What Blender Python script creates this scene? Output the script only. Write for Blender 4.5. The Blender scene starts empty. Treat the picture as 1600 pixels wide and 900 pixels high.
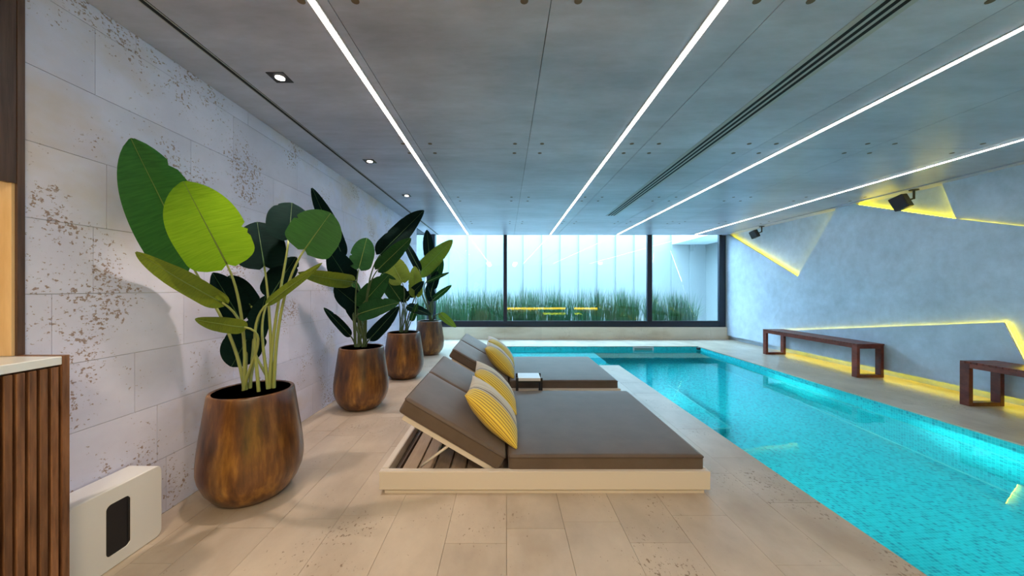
import bpy, bmesh, math, random
from mathutils import Vector, Matrix, noise

random.seed(7)
S = bpy.context.scene
COL = S.collection
PI = math.pi

# ------------------------------------------------------------------ camera
F = 560.0                  # focal length in pixels of the 1600 px wide frame
EYE = 1.3
cam_data = bpy.data.cameras.new('camera')
cam = bpy.data.objects.new('camera', cam_data)
COL.objects.link(cam)
cam.location = (0, 0, EYE)
cam.rotation_euler = (PI / 2, 0, 0)
cam_data.sensor_width = 36
cam_data.lens = F / 1600 * 36
cam_data.shift_x = 10 / 1600
cam_data.clip_start = 0.05
S.camera = cam

# ------------------------------------------------------------------ overcast sky, lamps, exposure
w = bpy.data.worlds.new('World'); S.world = w
w.use_nodes = True
bg = w.node_tree.nodes['Background']
bg.inputs[0].default_value = (0.56, 0.80, 1.0, 1)
bg.inputs[1].default_value = 12.0
# the lamps of the room behind the camera (warm ceiling lamps)
def area(name, loc, rot, sx, sy, energy, color):
    d = bpy.data.lights.new(name, 'AREA'); d.shape = 'RECTANGLE'; d.size = sx; d.size_y = sy
    d.energy = energy; d.color = color
    o = bpy.data.objects.new(name, d); COL.objects.link(o)
    o.location = loc; o.rotation_euler = rot
    return o
def rear_spot(x, y, energy, color, tilt=0.0):
    d = bpy.data.lights.new('rear_downlight', 'SPOT'); d.energy = energy; d.color = color
    d.spot_size = math.radians(150); d.spot_blend = 1.0; d.shadow_soft_size = 0.12
    o = bpy.data.objects.new('rear_downlight', d); COL.objects.link(o)
    o.location = (x, y, 2.60); o.rotation_euler = (math.radians(tilt), 0, 0)
for x_, y_, e_ in ((-0.9, -0.4, 60), (0.5, -0.4, 80), (0.5, -1.8, 80), (-0.9, -1.8, 60), (4.9, -0.3, 40)):
    rear_spot(x_, y_, e_, (1.0, 0.77, 0.47), 18)

S.view_settings.view_transform = 'Standard'
S.view_settings.look = 'None'
S.view_settings.gamma = 1
S.view_settings.exposure = 1.0
S.view_settings.use_curve_mapping = False
S.cycles.max_bounces = 12
S.cycles.diffuse_bounces = 5
S.cycles.transmission_bounces = 8
S.cycles.transparent_max_bounces = 12
S.cycles.sample_clamp_indirect = 6.0
S.cycles.blur_glossy = 1.0
S.cycles.use_denoising = True

# ------------------------------------------------------------------ sizes of the room
ZC = 2.652
XL = -1.976
YW = 9.1
XR = 5.70
YB = -3.2
PX0, PX1 = 1.895, 4.30      # pool, left and right edge
PY1 = 8.0                   # pool, far edge
ARM0, ARMY = -0.3, 6.02     # shallow arm of the pool
WATER = -0.08

def at(u, v, Y):            # point at depth Y seen at frame position (u, v)
    return Vector(((u - 790) * Y / F, Y, EYE - (v - 450) * Y / F))
def on_x(u, v, X):          # point on the plane x = X
    Y = X * F / (u - 790)
    return Vector((X, Y, EYE - (v - 450) * Y / F))

# ------------------------------------------------------------------ materials
def mat(name):
    m = bpy.data.materials.new(name); m.use_nodes = True
    nt = m.node_tree; b = nt.nodes['Principled BSDF']
    return m, nt, b
def N(nt, t, **k):
    n = nt.nodes.new(t)
    for a, v in k.items(): setattr(n, a, v)
    return n
def L(nt, a, b): nt.links.new(a, b)
def simple(name, col, rough=0.5, metal=0.0, spec=0.5):
    m, nt, b = mat(name)
    b.inputs['Base Color'].default_value = (*col, 1)
    b.inputs['Roughness'].default_value = rough
    b.inputs['Metallic'].default_value = metal
    b.inputs['Specular IOR Level'].default_value = spec
    return m
def emit(name, col, s):
    m, nt, b = mat(name)
    b.inputs['Base Color'].default_value = (*col, 1)
    b.inputs['Emission Color'].default_value = (*col, 1)
    b.inputs['Emission Strength'].default_value = s
    return m
def ramp(nt, src, stops, mode='LINEAR'):
    r = N(nt, 'ShaderNodeValToRGB'); r.color_ramp.interpolation = mode
    el = r.color_ramp.elements
    while len(el) > 1: el.remove(el[-1])
    el[0].position = stops[0][0]; el[0].color = (*stops[0][1], 1)
    for p, c in stops[1:]:
        e = el.new(p); e.color = (*c, 1)
    L(nt, src, r.inputs[0])
    return r.outputs[0]
def pos(nt, scale=(1, 1, 1), obj=False, rot=(0, 0, 0)):
    if obj:
        g = N(nt, 'ShaderNodeTexCoord').outputs['Object']
    else:
        g = N(nt, 'ShaderNodeNewGeometry').outputs['Position']
    mp = N(nt, 'ShaderNodeMapping'); mp.inputs['Scale'].default_value = scale
    mp.inputs['Rotation'].default_value = rot
    L(nt, g, mp.inputs[0]); return mp.outputs[0]
def nz(nt, vec, scale, detail=4, rough=0.55):
    n = N(nt, 'ShaderNodeTexNoise'); n.inputs['Scale'].default_value = scale
    n.inputs['Detail'].default_value = detail; n.inputs['Roughness'].default_value = rough
    L(nt, vec, n.inputs['Vector']); return n.outputs['Fac']
def mixc(nt, f, a, b, mode='MIX'):
    m = N(nt, 'ShaderNodeMix', data_type='RGBA', blend_type=mode)
    for i, s in ((0, f), (6, a), (7, b)):
        if hasattr(s, 'links'): L(nt, s, m.inputs[i])
        elif i == 0: m.inputs[0].default_value = s
        else: m.inputs[i].default_value = (*s, 1)
    return m.outputs[2]
def math_(nt, op, a, b=None, c=None, clamp=False):
    m = N(nt, 'ShaderNodeMath', operation=op, use_clamp=clamp)
    for i, s in enumerate((a, b, c)):
        if s is None: continue
        if hasattr(s, 'links'): L(nt, s, m.inputs[i])
        else: m.inputs[i].default_value = s
    return m.outputs[0]
def bump(nt, b, h, strength=0.2, dist=0.01):
    n = N(nt, 'ShaderNodeBump'); n.inputs['Strength'].default_value = strength
    n.inputs['Distance'].default_value = dist
    L(nt, h, n.inputs['Height']); L(nt, n.outputs[0], b.inputs['Normal'])

def travertine(name, lo, hi, stain, pit, vein, rough, pit_amount, patch_scale=1.6):
    m, nt, b = mat(name)
    p = pos(nt); pv = pos(nt, vein)
    rnd = N(nt, 'ShaderNodeObjectInfo').outputs['Random']
    base = ramp(nt, nz(nt, pv, 2.2, 6, 0.6), [(0.3, lo), (0.7, hi)])
    tone = math_(nt, 'MULTIPLY_ADD', rnd, 0.10, 0.95)
    tc = N(nt, 'ShaderNodeCombineColor')
    for i in range(3): L(nt, tone, tc.inputs[i])
    base = mixc(nt, 1.0, base, tc.outputs[0], 'MULTIPLY')
    st = ramp(nt, nz(nt, pv, 1.3, 5, 0.6), [(0.52, (0, 0, 0)), (0.75, (1, 1, 1))])
    base = mixc(nt, math_(nt, 'MULTIPLY', st, 0.75), base, stain)
    # small pits, gathered in patches
    patch = ramp(nt, nz(nt, p, patch_scale, 3, 0.6), [(0.46, (0, 0, 0)), (0.66, (1, 1, 1))])
    fine = nz(nt, pos(nt, vein), 58, 4, 0.62)
    thr = math_(nt, 'MULTIPLY_ADD', patch, -0.12 * pit_amount, 0.70)
    pits = math_(nt, 'MULTIPLY', math_(nt, 'SUBTRACT', fine, thr), 22.0, clamp=True)
    base = mixc(nt, math_(nt, 'MULTIPLY', pits, 0.78), base, pit)
    L(nt, base, b.inputs['Base Color'])
    b.inputs['Roughness'].default_value = rough
    b.inputs['Specular IOR Level'].default_value = 0.4
    h = math_(nt, 'SUBTRACT', math_(nt, 'MULTIPLY', nz(nt, pv, 9, 4), 0.3), pits)
    bump(nt, b, h, 0.35, 0.006)
    return m
M = {}
M['wall_stone'] = travertine('pale_travertine_wall', (0.57, 0.58, 0.74), (0.71, 0.72, 0.89), (0.58, 0.47, 0.38),
                             (0.24, 0.13, 0.07), (1.0, 0.9, 1.25), 0.6, 1.4, 2.1)
M['floor_stone'] = travertine('honed_travertine_floor', (0.36, 0.295, 0.235), (0.55, 0.47, 0.385), (0.31, 0.225, 0.145),
                              (0.15, 0.095, 0.055), (1.0, 0.6, 1.0), 0.36, 1.15, 1.9)
M['sill_stone'] = travertine('travertine_sill', (0.66, 0.56, 0.44), (0.80, 0.70, 0.57), (0.45, 0.32, 0.2),
                             (0.2, 0.12, 0.07), (0.5, 1, 1.6), 0.5, 0.9)
M['joint'] = simple('beige_joint', (0.40, 0.34, 0.27), 0.9)
M['wall_joint'] = simple('grey_wall_joint', (0.40, 0.38, 0.38), 0.9)

def concrete(name, lo, hi, rough=0.6, spec=0.4, stretch=(1, 1, 1)):
    m, nt, b = mat(name)
    p = pos(nt, stretch)
    rnd = N(nt, 'ShaderNodeObjectInfo').outputs['Random']
    a = nz(nt, p, 0.9, 7, 0.62)
    c = ramp(nt, a, [(0.32, lo), (0.68, hi)])
    tone = math_(nt, 'MULTIPLY_ADD', rnd, 0.14, 0.93)
    tc = N(nt, 'ShaderNodeCombineColor')
    for i in range(3): L(nt, tone, tc.inputs[i])
    c = mixc(nt, 1.0, c, tc.outputs[0], 'MULTIPLY')
    f2 = ramp(nt, nz(nt, p, 7, 6, 0.7), [(0.3, (0.86, 0.86, 0.86)), (0.7, (1.08, 1.08, 1.08))])
    c = mixc(nt, 1.0, c, f2, 'MULTIPLY')
    L(nt, c, b.inputs['Base Color'])
    b.inputs['Roughness'].default_value = rough
    b.inputs['Specular IOR Level'].default_value = spec
    bump(nt, b, nz(nt, p, 14, 5), 0.12, 0.004)
    return m
M['ceiling'] = concrete('concrete_ceiling_panel', (0.34, 0.345, 0.43), (0.55, 0.555, 0.67), 0.36, 0.5, (0.5, 1.4, 1))
M['plaster'] = concrete('polished_cement_wall', (0.40, 0.475, 0.57), (0.55, 0.63, 0.76), 0.5)
M['dark_gap'] = simple('dark_gap', (0.006, 0.007, 0.012), 0.8)
M['white_trim'] = simple('painted_metal_trim', (0.42, 0.42, 0.42), 0.5)
M['plug'] = simple('brown_plug', (0.16, 0.115, 0.075), 0.7)
M['black'] = simple('black_metal', (0.006, 0.008, 0.014), 0.35)
M['black_matt'] = simple('matt_black', (0.008, 0.008, 0.012), 0.5)
M['frame'] = simple('dark_window_frame', (0.004, 0.006, 0.02), 0.4)
M['white'] = simple('white_lacquer', (0.68, 0.69, 0.71), 0.35)
M['counter'] = simple('pale_countertop', (0.70, 0.74, 0.78), 0.3)
M['daybed_frame'] = simple('cream_lacquered_frame', (0.62, 0.555, 0.49), 0.45)
M['strip'] = emit('linear_lamp_diffuser', (1.0, 0.95, 0.92), 10)
M['cove'] = emit('yellow_cove_strip', (1.0, 0.76, 0.02), 11)
M['cove_far'] = emit('yellow_cove_strip_rear', (1.0, 0.68, 0.03), 7)
M['bulb'] = emit('downlight_glass', (1.0, 0.88, 0.72), 14.0)
M['niche_strip'] = emit('niche_lamp_diffuser', (1.0, 0.82, 0.5), 8.0)

def wood(name, lo, hi, grain, rough=0.45, spec=0.4):
    m, nt, b = mat(name)
    p = pos(nt, grain)
    rnd = N(nt, 'ShaderNodeObjectInfo').outputs['Random']
    off = N(nt, 'ShaderNodeVectorMath', operation='ADD')
    cx = N(nt, 'ShaderNodeCombineXYZ'); L(nt, math_(nt, 'MULTIPLY', rnd, 30.0), cx.inputs[0]); L(nt, math_(nt, 'MULTIPLY', rnd, 17.0), cx.inputs[2])
    L(nt, p, off.inputs[0]); L(nt, cx.outputs[0], off.inputs[1])
    a = nz(nt, off.outputs[0], 3.0, 7, 0.65)
    c = ramp(nt, a, [(0.3, lo), (0.68, hi)])
    tone = math_(nt, 'MULTIPLY_ADD', rnd, 0.5, 0.75)
    tc = N(nt, 'ShaderNodeCombineColor')
    for i in range(3): L(nt, tone, tc.inputs[i])
    c = mixc(nt, 1.0, c, tc.outputs[0], 'MULTIPLY')
    L(nt, c, b.inputs['Base Color'])
    b.inputs['Roughness'].default_value = rough
    b.inputs['Specular IOR Level'].default_value = spec
    bump(nt, b, a, 0.1, 0.003)
    return m
M['walnut'] = wood('walnut', (0.07, 0.03, 0.016), (0.28, 0.13, 0.06), (14, 14, 1.2))
M['walnut_dark'] = wood('dark_walnut', (0.05, 0.027, 0.02), (0.13, 0.075, 0.052), (14, 14, 0.8))
M['red_wood'] = wood('red_brown_hardwood', (0.075, 0.014, 0.010), (0.20, 0.042, 0.026), (6, 3, 6), 0.4)
M['light_oak'] = wood('light_oak', (0.62, 0.40, 0.19), (0.78, 0.55, 0.30), (6, 6, 0.8), 0.5)
M['plank'] = wood('grey_brown_plank', (0.28, 0.20, 0.14), (0.42, 0.31, 0.22), (8, 1, 8), 0.6)

def pot_material():
    m, nt, b = mat('bronze_brown_glazed_wood')
    p = pos(nt, (1, 1, 0.16), True)
    a = nz(nt, p, 13, 6, 0.6)
    c1 = ramp(nt, a, [(0.3, (0.03, 0.009, 0.003)), (0.52, (0.15, 0.060, 0.012)), (0.74, (0.40, 0.20, 0.036))])
    a2 = nz(nt, pos(nt, (1, 1, 0.6), True), 5, 4, 0.6)
    sh = ramp(nt, a2, [(0.35, (0.55, 0.5, 0.5)), (0.65, (1.15, 1.1, 1.0))])
    c1 = mixc(nt, 1.0, c1, sh, 'MULTIPLY')
    L(nt, c1, b.inputs['Base Color'])
    b.inputs['Roughness'].default_value = 0.33
    b.inputs['Specular IOR Level'].default_value = 0.55
    b.inputs['Coat Weight'].default_value = 0.25
    b.inputs['Coat Roughness'].default_value = 0.25
    h = math_(nt, 'ADD', nz(nt, pos(nt, (1, 1, 0.5), True), 55, 3), math_(nt, 'MULTIPLY', a, 0.6))
    bump(nt, b, h, 0.22, 0.004)
    return m
M['pot'] = pot_material()
M['pot_inside'] = simple('dark_pot_inside', (0.02, 0.008, 0.012), 0.6)
M['soil'] = simple('dark_soil', (0.012, 0.009, 0.008), 0.95)

def leaf_material(name, lo, hi, trans, spec=0.2, rough=0.5):
    m, nt, b = mat(name)
    tc = N(nt, 'ShaderNodeUVMap')
    mp = N(nt, 'ShaderNodeMapping'); mp.inputs['Scale'].default_value = (1.2, 26, 1)
    L(nt, tc.outputs[0], mp.inputs[0])
    a = nz(nt, mp.outputs[0], 2.0, 4, 0.6)
    rnd = N(nt, 'ShaderNodeObjectInfo').outputs['Random']
    c = ramp(nt, a, [(0.3, lo), (0.7, hi)])
    tone = math_(nt, 'MULTIPLY_ADD', rnd, 0.35, 0.82)
    t3 = N(nt, 'ShaderNodeCombineColor')
    for i in range(3): L(nt, tone, t3.inputs[i])
    c = mixc(nt, 1.0, c, t3.outputs[0], 'MULTIPLY')
    L(nt, c, b.inputs['Base Color'])
    b.inputs['Roughness'].default_value = rough
    b.inputs['Specular IOR Level'].default_value = spec
    bump(nt, b, a, 0.25, 0.003)
    t = N(nt, 'ShaderNodeBsdfTranslucent')
    L(nt, mixc(nt, 1.0, c, (1.5, 1.35, 0.6), 'MULTIPLY'), t.inputs[0])
    mx = N(nt, 'ShaderNodeMixShader'); mx.inputs[0].default_value = trans
    out = nt.nodes['Material Output']
    L(nt, b.outputs[0], mx.inputs[1]); L(nt, t.outputs[0], mx.inputs[2]); L(nt, mx.outputs[0], out.inputs[0])
    return m
M['leaf_bright'] = leaf_material('young_lit_leaf', (0.12, 0.27, 0.012), (0.19, 0.37, 0.02), 0.28)  # young leaf green with the downlight's brightness put into the colour
M['leaf_mid'] = leaf_material('mid_green_leaf', (0.022, 0.10, 0.03), (0.04, 0.155, 0.04), 0.18)
M['leaf_olive'] = leaf_material('olive_leaf_underside', (0.11, 0.17, 0.025), (0.17, 0.24, 0.03), 0.25)
M['leaf_dark'] = leaf_material('dark_shaded_leaf', (0.0025, 0.011, 0.012), (0.005, 0.021, 0.018), 0.03, 0.04, 0.7)  # dark leaf green, with the shade of tilted-away leaves painted in
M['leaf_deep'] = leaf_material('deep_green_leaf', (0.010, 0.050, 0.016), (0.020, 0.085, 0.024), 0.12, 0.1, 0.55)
M['rib'] = simple('pale_green_midrib', (0.16, 0.24, 0.05), 0.5)
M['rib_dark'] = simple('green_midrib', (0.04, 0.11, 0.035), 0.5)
M['stalk'] = simple('yellow_green_stalk', (0.30, 0.35, 0.10), 0.45)
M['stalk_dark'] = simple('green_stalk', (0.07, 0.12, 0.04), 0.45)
M['grass'] = simple('reed_grass', (0.028, 0.11, 0.038), 0.5)

def fabric(name, c0, c1, bs=0.15):
    m, nt, b = mat(name)
    p = pos(nt, (1, 1, 1), True)
    c = ramp(nt, nz(nt, p, 5, 6, 0.6), [(0.3, c0), (0.7, c1)])
    L(nt, c, b.inputs['Base Color'])
    b.inputs['Roughness'].default_value = 0.62
    b.inputs['Specular IOR Level'].default_value = 0.45
    b.inputs['Sheen Weight'].default_value = 0.25
    b.inputs['Sheen Roughness'].default_value = 0.4
    bump(nt, b, nz(nt, p, 420, 2), bs, 0.001)
    return m
M['taupe'] = fabric('taupe_canvas', (0.085, 0.058, 0.042), (0.115, 0.08, 0.06))
M['piping'] = simple('dark_taupe_piping', (0.07, 0.045, 0.032), 0.7)

def pillow_material():
    m, nt, b = mat('yellow_striped_fabric')
    tc = N(nt, 'ShaderNodeUVMap')
    sp = N(nt, 'ShaderNodeSeparateXYZ'); L(nt, tc.outputs[0], sp.inputs[0])
    y = sp.outputs[1]
    Y, B, D = (0.80, 0.58, 0.07), (0.60, 0.53, 0.40), (0.16, 0.115, 0.075)
    base = ramp(nt, y, [(0.0, Y), (0.30, B), (0.325, D), (0.372, B), (0.41, D), (0.42, B), (0.50, (0.40, 0.33, 0.22)), (0.506, B),
                        (0.53, (0.40, 0.33, 0.22)), (0.536, B), (0.56, (0.46, 0.38, 0.26)), (0.566, B), (0.85, (0.58, 0.52, 0.42)), ], 'CONSTANT')
    fr = math_(nt, 'FRACT', math_(nt, 'MULTIPLY', math_(nt, 'POWER', y, 0.6), 15.0))
    ln = math_(nt, 'MULTIPLY', math_(nt, 'LESS_THAN', fr, 0.42), math_(nt, 'LESS_THAN', y, 0.30))
    c = mixc(nt, math_(nt, 'MULTIPLY', ln, 0.9), base, (0.34, 0.20, 0.035))
    L(nt, c, b.inputs['Base Color'])
    b.inputs['Roughness'].default_value = 0.8
    b.inputs['Sheen Weight'].default_value = 0.2
    p = pos(nt, (1, 1, 1), True)
    bump(nt, b, math_(nt, 'ADD', math_(nt, 'MULTIPLY', nz(nt, p, 300, 2), 0.1), nz(nt, p, 9, 3)), 0.3, 0.01)
    return m
M['pillow'] = pillow_material()

def mosaic(name, vertical_axis=None):
    m, nt, b = mat(name)
    g = N(nt, 'ShaderNodeNewGeometry').outputs['Position']
    sp = N(nt, 'ShaderNodeSeparateXYZ'); L(nt, g, sp.inputs[0])
    cb = N(nt, 'ShaderNodeCombineXYZ')
    pair = {'x': (1, 2), 'y': (0, 2), None: (0, 1)}[vertical_axis]
    L(nt, sp.outputs[pair[0]], cb.inputs[0]); L(nt, sp.outputs[pair[1]], cb.inputs[1])
    sc = N(nt, 'ShaderNodeVectorMath', operation='SCALE'); L(nt, cb.outputs[0], sc.inputs[0]); sc.inputs[3].default_value = 1 / 0.026
    fl = N(nt, 'ShaderNodeVectorMath', operation='FLOOR'); L(nt, sc.outputs[0], fl.inputs[0])
    frc = N(nt, 'ShaderNodeVectorMath', operation='FRACTION'); L(nt, sc.outputs[0], frc.inputs[0])
    wn = N(nt, 'ShaderNodeTexWhiteNoise', noise_dimensions='3D'); L(nt, fl.outputs[0], wn.inputs[0])
    col = ramp(nt, wn.outputs['Value'], [(0.0, (0.005, 0.34, 0.44)), (0.12, (0.007, 0.45, 0.52)), (0.4, (0.01, 0.55, 0.61)), (0.8, (0.014, 0.61, 0.66))], 'CONSTANT')
    fs = N(nt, 'ShaderNodeSeparateXYZ'); L(nt, frc.outputs[0], fs.inputs[0])
    gx = math_(nt, 'LESS_THAN', fs.outputs[0], 0.12); gy = math_(nt, 'LESS_THAN', fs.outputs[1], 0.12)
    gr = math_(nt, 'MAXIMUM', gx, gy)
    c = mixc(nt, gr, col, (0.08, 0.68, 0.72))
    L(nt, c, b.inputs['Base Color'])
    b.inputs['Roughness'].default_value = 0.3
    bump(nt, b, math_(nt, 'SUBTRACT', 1.0, gr), 0.2, 0.002)
    return m
M['mosaic_floor'] = mosaic('turquoise_mosaic_floor')
M['mosaic_x'] = mosaic('turquoise_mosaic_side', 'x')
M['mosaic_y'] = mosaic('turquoise_mosaic_end', 'y')
M['mosaic_edge'] = simple('pale_mosaic_nosing', (0.16, 0.66, 0.68), 0.5)

def water_material():
    m, nt, b = mat('pool_water')
    out = nt.nodes['Material Output']
    nt.nodes.remove(b)
    g = N(nt, 'ShaderNodeBsdfGlass'); g.inputs['IOR'].default_value = 1.38
    g.inputs['Roughness'].default_value = 0.0
    g.inputs['Color'].default_value = (0.60, 0.985, 1.0, 1)
    n = N(nt, 'ShaderNodeBump'); n.inputs['Strength'].default_value = 0.05; n.inputs['Distance'].default_value = 0.01
    L(nt, nz(nt, pos(nt, (1, 1, 1)), 5, 2, 0.4), n.inputs['Height']); L(nt, n.outputs[0], g.inputs['Normal'])
    L(nt, g.outputs[0], out.inputs[0])
    return m
M['water'] = water_material()
def glass_material():
    m, nt, b = mat('tinted_window_glass')
    out = nt.nodes['Material Output']; nt.nodes.remove(b)
    t = N(nt, 'ShaderNodeBsdfTransparent'); t.inputs[0].default_value = (0.86, 0.975, 1.0, 1)
    gl = N(nt, 'ShaderNodeBsdfGlossy'); gl.inputs['Roughness'].default_value = 0.0
    fr = N(nt, 'ShaderNodeFresnel'); L(nt, math_(nt, 'MULTIPLY_ADD', N(nt, 'ShaderNodeNewGeometry').outputs['Backfacing'], 1 / 1.5 - 1.5, 1.5), fr.inputs[0])
    mx = N(nt, 'ShaderNodeMixShader')
    L(nt, fr.outputs[0], mx.inputs[0]); L(nt, t.outputs[0], mx.inputs[1]); L(nt, gl.outputs[0], mx.inputs[2])
    L(nt, mx.outputs[0], out.inputs[0])
    return m
M['glass'] = glass_material()
M['outer_panel'] = simple('white_outdoor_panel', (0.175, 0.19, 0.195), 0.6)
M['paving'] = simple('white_bounce_paving', (0.75, 0.76, 0.75), 0.7)  # unseen ground, made white to bounce skylight up onto the ceiling
M['outer_grey'] = simple('grey_render', (0.40, 0.46, 0.48), 0.8)

# ------------------------------------------------------------------ building helpers
def tag(o, label=None, cat=None, group=None, kind=None):
    for k, v in (('label', label), ('category', cat), ('group', group), ('kind', kind)):
        if v: o[k] = v
    return o
def link(name, me, m=None, parent=None, smooth=False):
    o = bpy.data.objects.new(name, me); COL.objects.link(o)
    if m is not None and not me.materials: me.materials.append(m)
    if parent is not None: o.parent = parent
    if smooth:
        for p in me.polygons: p.use_smooth = True
    return o
def empty(name, loc=(0, 0, 0)):
    o = bpy.data.objects.new(name, None); COL.objects.link(o); o.location = loc
    o.empty_display_size = 0.1
    return o
def child(o, parent):            # keep the world place of o while parenting to an unrotated root
    o.parent = parent; o.location = Vector(o.location) - Vector(parent.location)
    return o
def box_bm(bm, x0, x1, y0, y1, z0, z1):
    vs = [bm.verts.new((x, y, z)) for x in (x0, x1) for y in (y0, y1) for z in (z0, z1)]
    q = [(0, 1, 3, 2), (4, 6, 7, 5), (0, 4, 5, 1), (2, 3, 7, 6), (0, 2, 6, 4), (1, 5, 7, 3)]
    for f in q: bm.faces.new([vs[i] for i in f])
    return vs
def boxes(name, lst, m, parent=None, bevel=0.0, seg=2, smooth=False, origin=None):
    bm = bmesh.new()
    for b in lst: box_bm(bm, *b)
    if bevel > 0:
        bmesh.ops.bevel(bm, geom=bm.edges[:], offset=bevel, segments=seg, affect='EDGES', profile=0.5)
    me = bpy.data.meshes.new(name)
    org = Vector(origin) if origin is not None else (Vector(parent.location) if parent is not None else Vector((0, 0, 0)))
    bmesh.ops.translate(bm, verts=bm.verts[:], vec=-org)
    bm.to_mesh(me); bm.free()
    o = link(name, me, m, parent, smooth)
    if origin is not None: o.location = org - (Vector(parent.location) if parent is not None else Vector((0, 0, 0)))
    return o
def prism(name, pts, thick, m, parent=None):
    """pts on one plane x = const, thickened towards +x"""
    bm = bmesh.new()
    a = [bm.verts.new(p) for p in pts]
    b = [bm.verts.new(Vector(p) + Vector((thick, 0, 0))) for p in pts]
    n = len(pts)
    bm.faces.new(a); bm.faces.new(b[::-1])
    for i in range(n): bm.faces.new([a[i], b[i], b[(i + 1) % n], a[(i + 1) % n]])
    bmesh.ops.recalc_face_normals(bm, faces=bm.faces[:])
    me = bpy.data.meshes.new(name); bm.to_mesh(me); bm.free()
    return link(name, me, m, parent)
def hexa(name, p, m, parent=None):
    """eight corners: four low, four high"""
    bm = bmesh.new(); v = [bm.verts.new(q) for q in p]
    for f in ((0, 1, 2, 3), (7, 6, 5, 4), (0, 4, 5, 1), (1, 5, 6, 2), (2, 6, 7, 3), (3, 7, 4, 0)):
        bm.faces.new([v[i] for i in f])
    bmesh.ops.recalc_face_normals(bm, faces=bm.faces[:])
    me = bpy.data.meshes.new(name); bm.to_mesh(me); bm.free()
    return link(name, me, m, parent)
def tube(name, pts, radii, m, parent=None, seg=8, bm_in=None):
    bm = bm_in or bmesh.new()
    rings = []
    n = len(pts)
    for i, p in enumerate(pts):
        p = Vector(p)
        d = (Vector(pts[min(i + 1, n - 1)]) - Vector(pts[max(i - 1, 0)])).normalized()
        x = d.cross(Vector((0.13, 1, 0.07))).normalized(); y = d.cross(x)
        r = radii[i] if isinstance(radii, (list, tuple)) else radii
        rings.append([bm.verts.new(p + x * r * math.cos(k * 2 * PI / seg) + y * r * math.sin(k * 2 * PI / seg)) for k in range(seg)])
    for a, b in zip(rings, rings[1:]):
        for k in range(seg): bm.faces.new([a[k], a[(k + 1) % seg], b[(k + 1) % seg], b[k]])
    bm.faces.new(rings[0][::-1]); bm.faces.new(rings[-1])
    if bm_in: return
    bmesh.ops.recalc_face_normals(bm, faces=bm.faces[:])
    if parent is not None:
        bmesh.ops.translate(bm, verts=bm.verts[:], vec=-Vector(parent.matrix_world.translation if False else parent.location))
    me = bpy.data.meshes.new(name); bm.to_mesh(me); bm.free()
    return link(name, me, m, parent, True)
def lathe(name, prof, m, parent=None, seg=40):
    bm = bmesh.new(); rings = []
    for r, z in prof:
        rings.append([bm.verts.new((r * math.cos(k * 2 * PI / seg), r * math.sin(k * 2 * PI / seg), z)) for k in range(seg)])
    for a, b in zip(rings, rings[1:]):
        for k in range(seg): bm.faces.new([a[k], a[(k + 1) % seg], b[(k + 1) % seg], b[k]])
    bm.faces.new(rings[0][::-1]); bm.faces.new(rings[-1])
    bmesh.ops.recalc_face_normals(bm, faces=bm.faces[:])
    me = bpy.data.meshes.new(name); bm.to_mesh(me); bm.free()
    return link(name, me, m, parent, True)
def unit_box():
    me = bpy.data.meshes.new('tile'); bm = bmesh.new(); box_bm(bm, -.5, .5, -.5, .5, -.5, .5); bm.to_mesh(me); bm.free(); return me

# ================================================================== SETTING
# ---- floor: sub-base in pieces around the pool, tiles on top
def solid(name, b, m, kind='structure', parent=None):
    o = boxes(name, [b], m, parent)
    if parent is None: tag(o, kind=kind)
    return o
floor = boxes('floor', [(XL - 0.4, PX0 - 0.002, YB, ARMY - 0.002, -0.30, -0.012), (XL - 0.02, ARM0 - 0.002, ARMY - 0.002, YW, -0.30, -0.012),
                        (ARM0 - 0.002, PX1 + 0.002, PY1 + 0.002, YW, -0.30, -0.012), (PX1 + 0.002, XR + 0.2, YB, YW, -0.30, -0.012)],
              M['joint'])
tag(floor, kind='structure')
tile_mesh = unit_box(); tile_mesh.materials.append(M['floor_stone'])
def tile(x0, x1, y0, y1):
    g = 0.0009
    o = bpy.data.objects.new('stone_tile', tile_mesh); COL.objects.link(o); o.parent = floor
    lift = random.uniform(-0.0004, 0.0004)
    o.location = ((x0 + x1) / 2, (y0 + y1) / 2, -0.006 + lift); o.scale = (x1 - x0 - 2 * g, y1 - y0 - 2 * g, 0.012)
def lay(x0, x1, y0, y1, cols, lo=0.5, hi=0.95):
    wd = (x1 - x0) / cols
    for c in range(cols):
        y = y0; first = True
        while y < y1 - 1e-4:
            ln = random.uniform(lo, hi) * (random.uniform(0.4, 1) if first else 1); first = False
            ye = y + ln
            if y1 - ye < 0.25: ye = y1
            tile(x0 + c * wd, x0 + (c + 1) * wd, y, ye); y = ye
lay(PX0 - 0.315, PX0 + 0.012, 0.9, ARMY + 0.012, 1, 0.45, 0.7)   # coping
lay(PX0 - 0.315 * 11, PX0 - 0.315, 0.9, ARMY, 10)
lay(XL, PX0 - 0.315 * 11, 0.9, ARMY, 2)
lay(XL, PX0 + 0.012, YB, 0.9, 4, 1.0, 1.0)
lay(XL, ARM0 + 0.012, ARMY, YW - 0.03, 5)
lay(ARM0 + 0.012, PX1 - 0.012, PY1 - 0.012, YW - 0.03, 9, 0.4, 0.7)
lay(PX1 - 0.012, XR, 1.2, YW - 0.03, 4, 0.6, 1.1)
lay(PX1 - 0.012, XR, YB, 1.2, 2, 1.4, 1.5)

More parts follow.
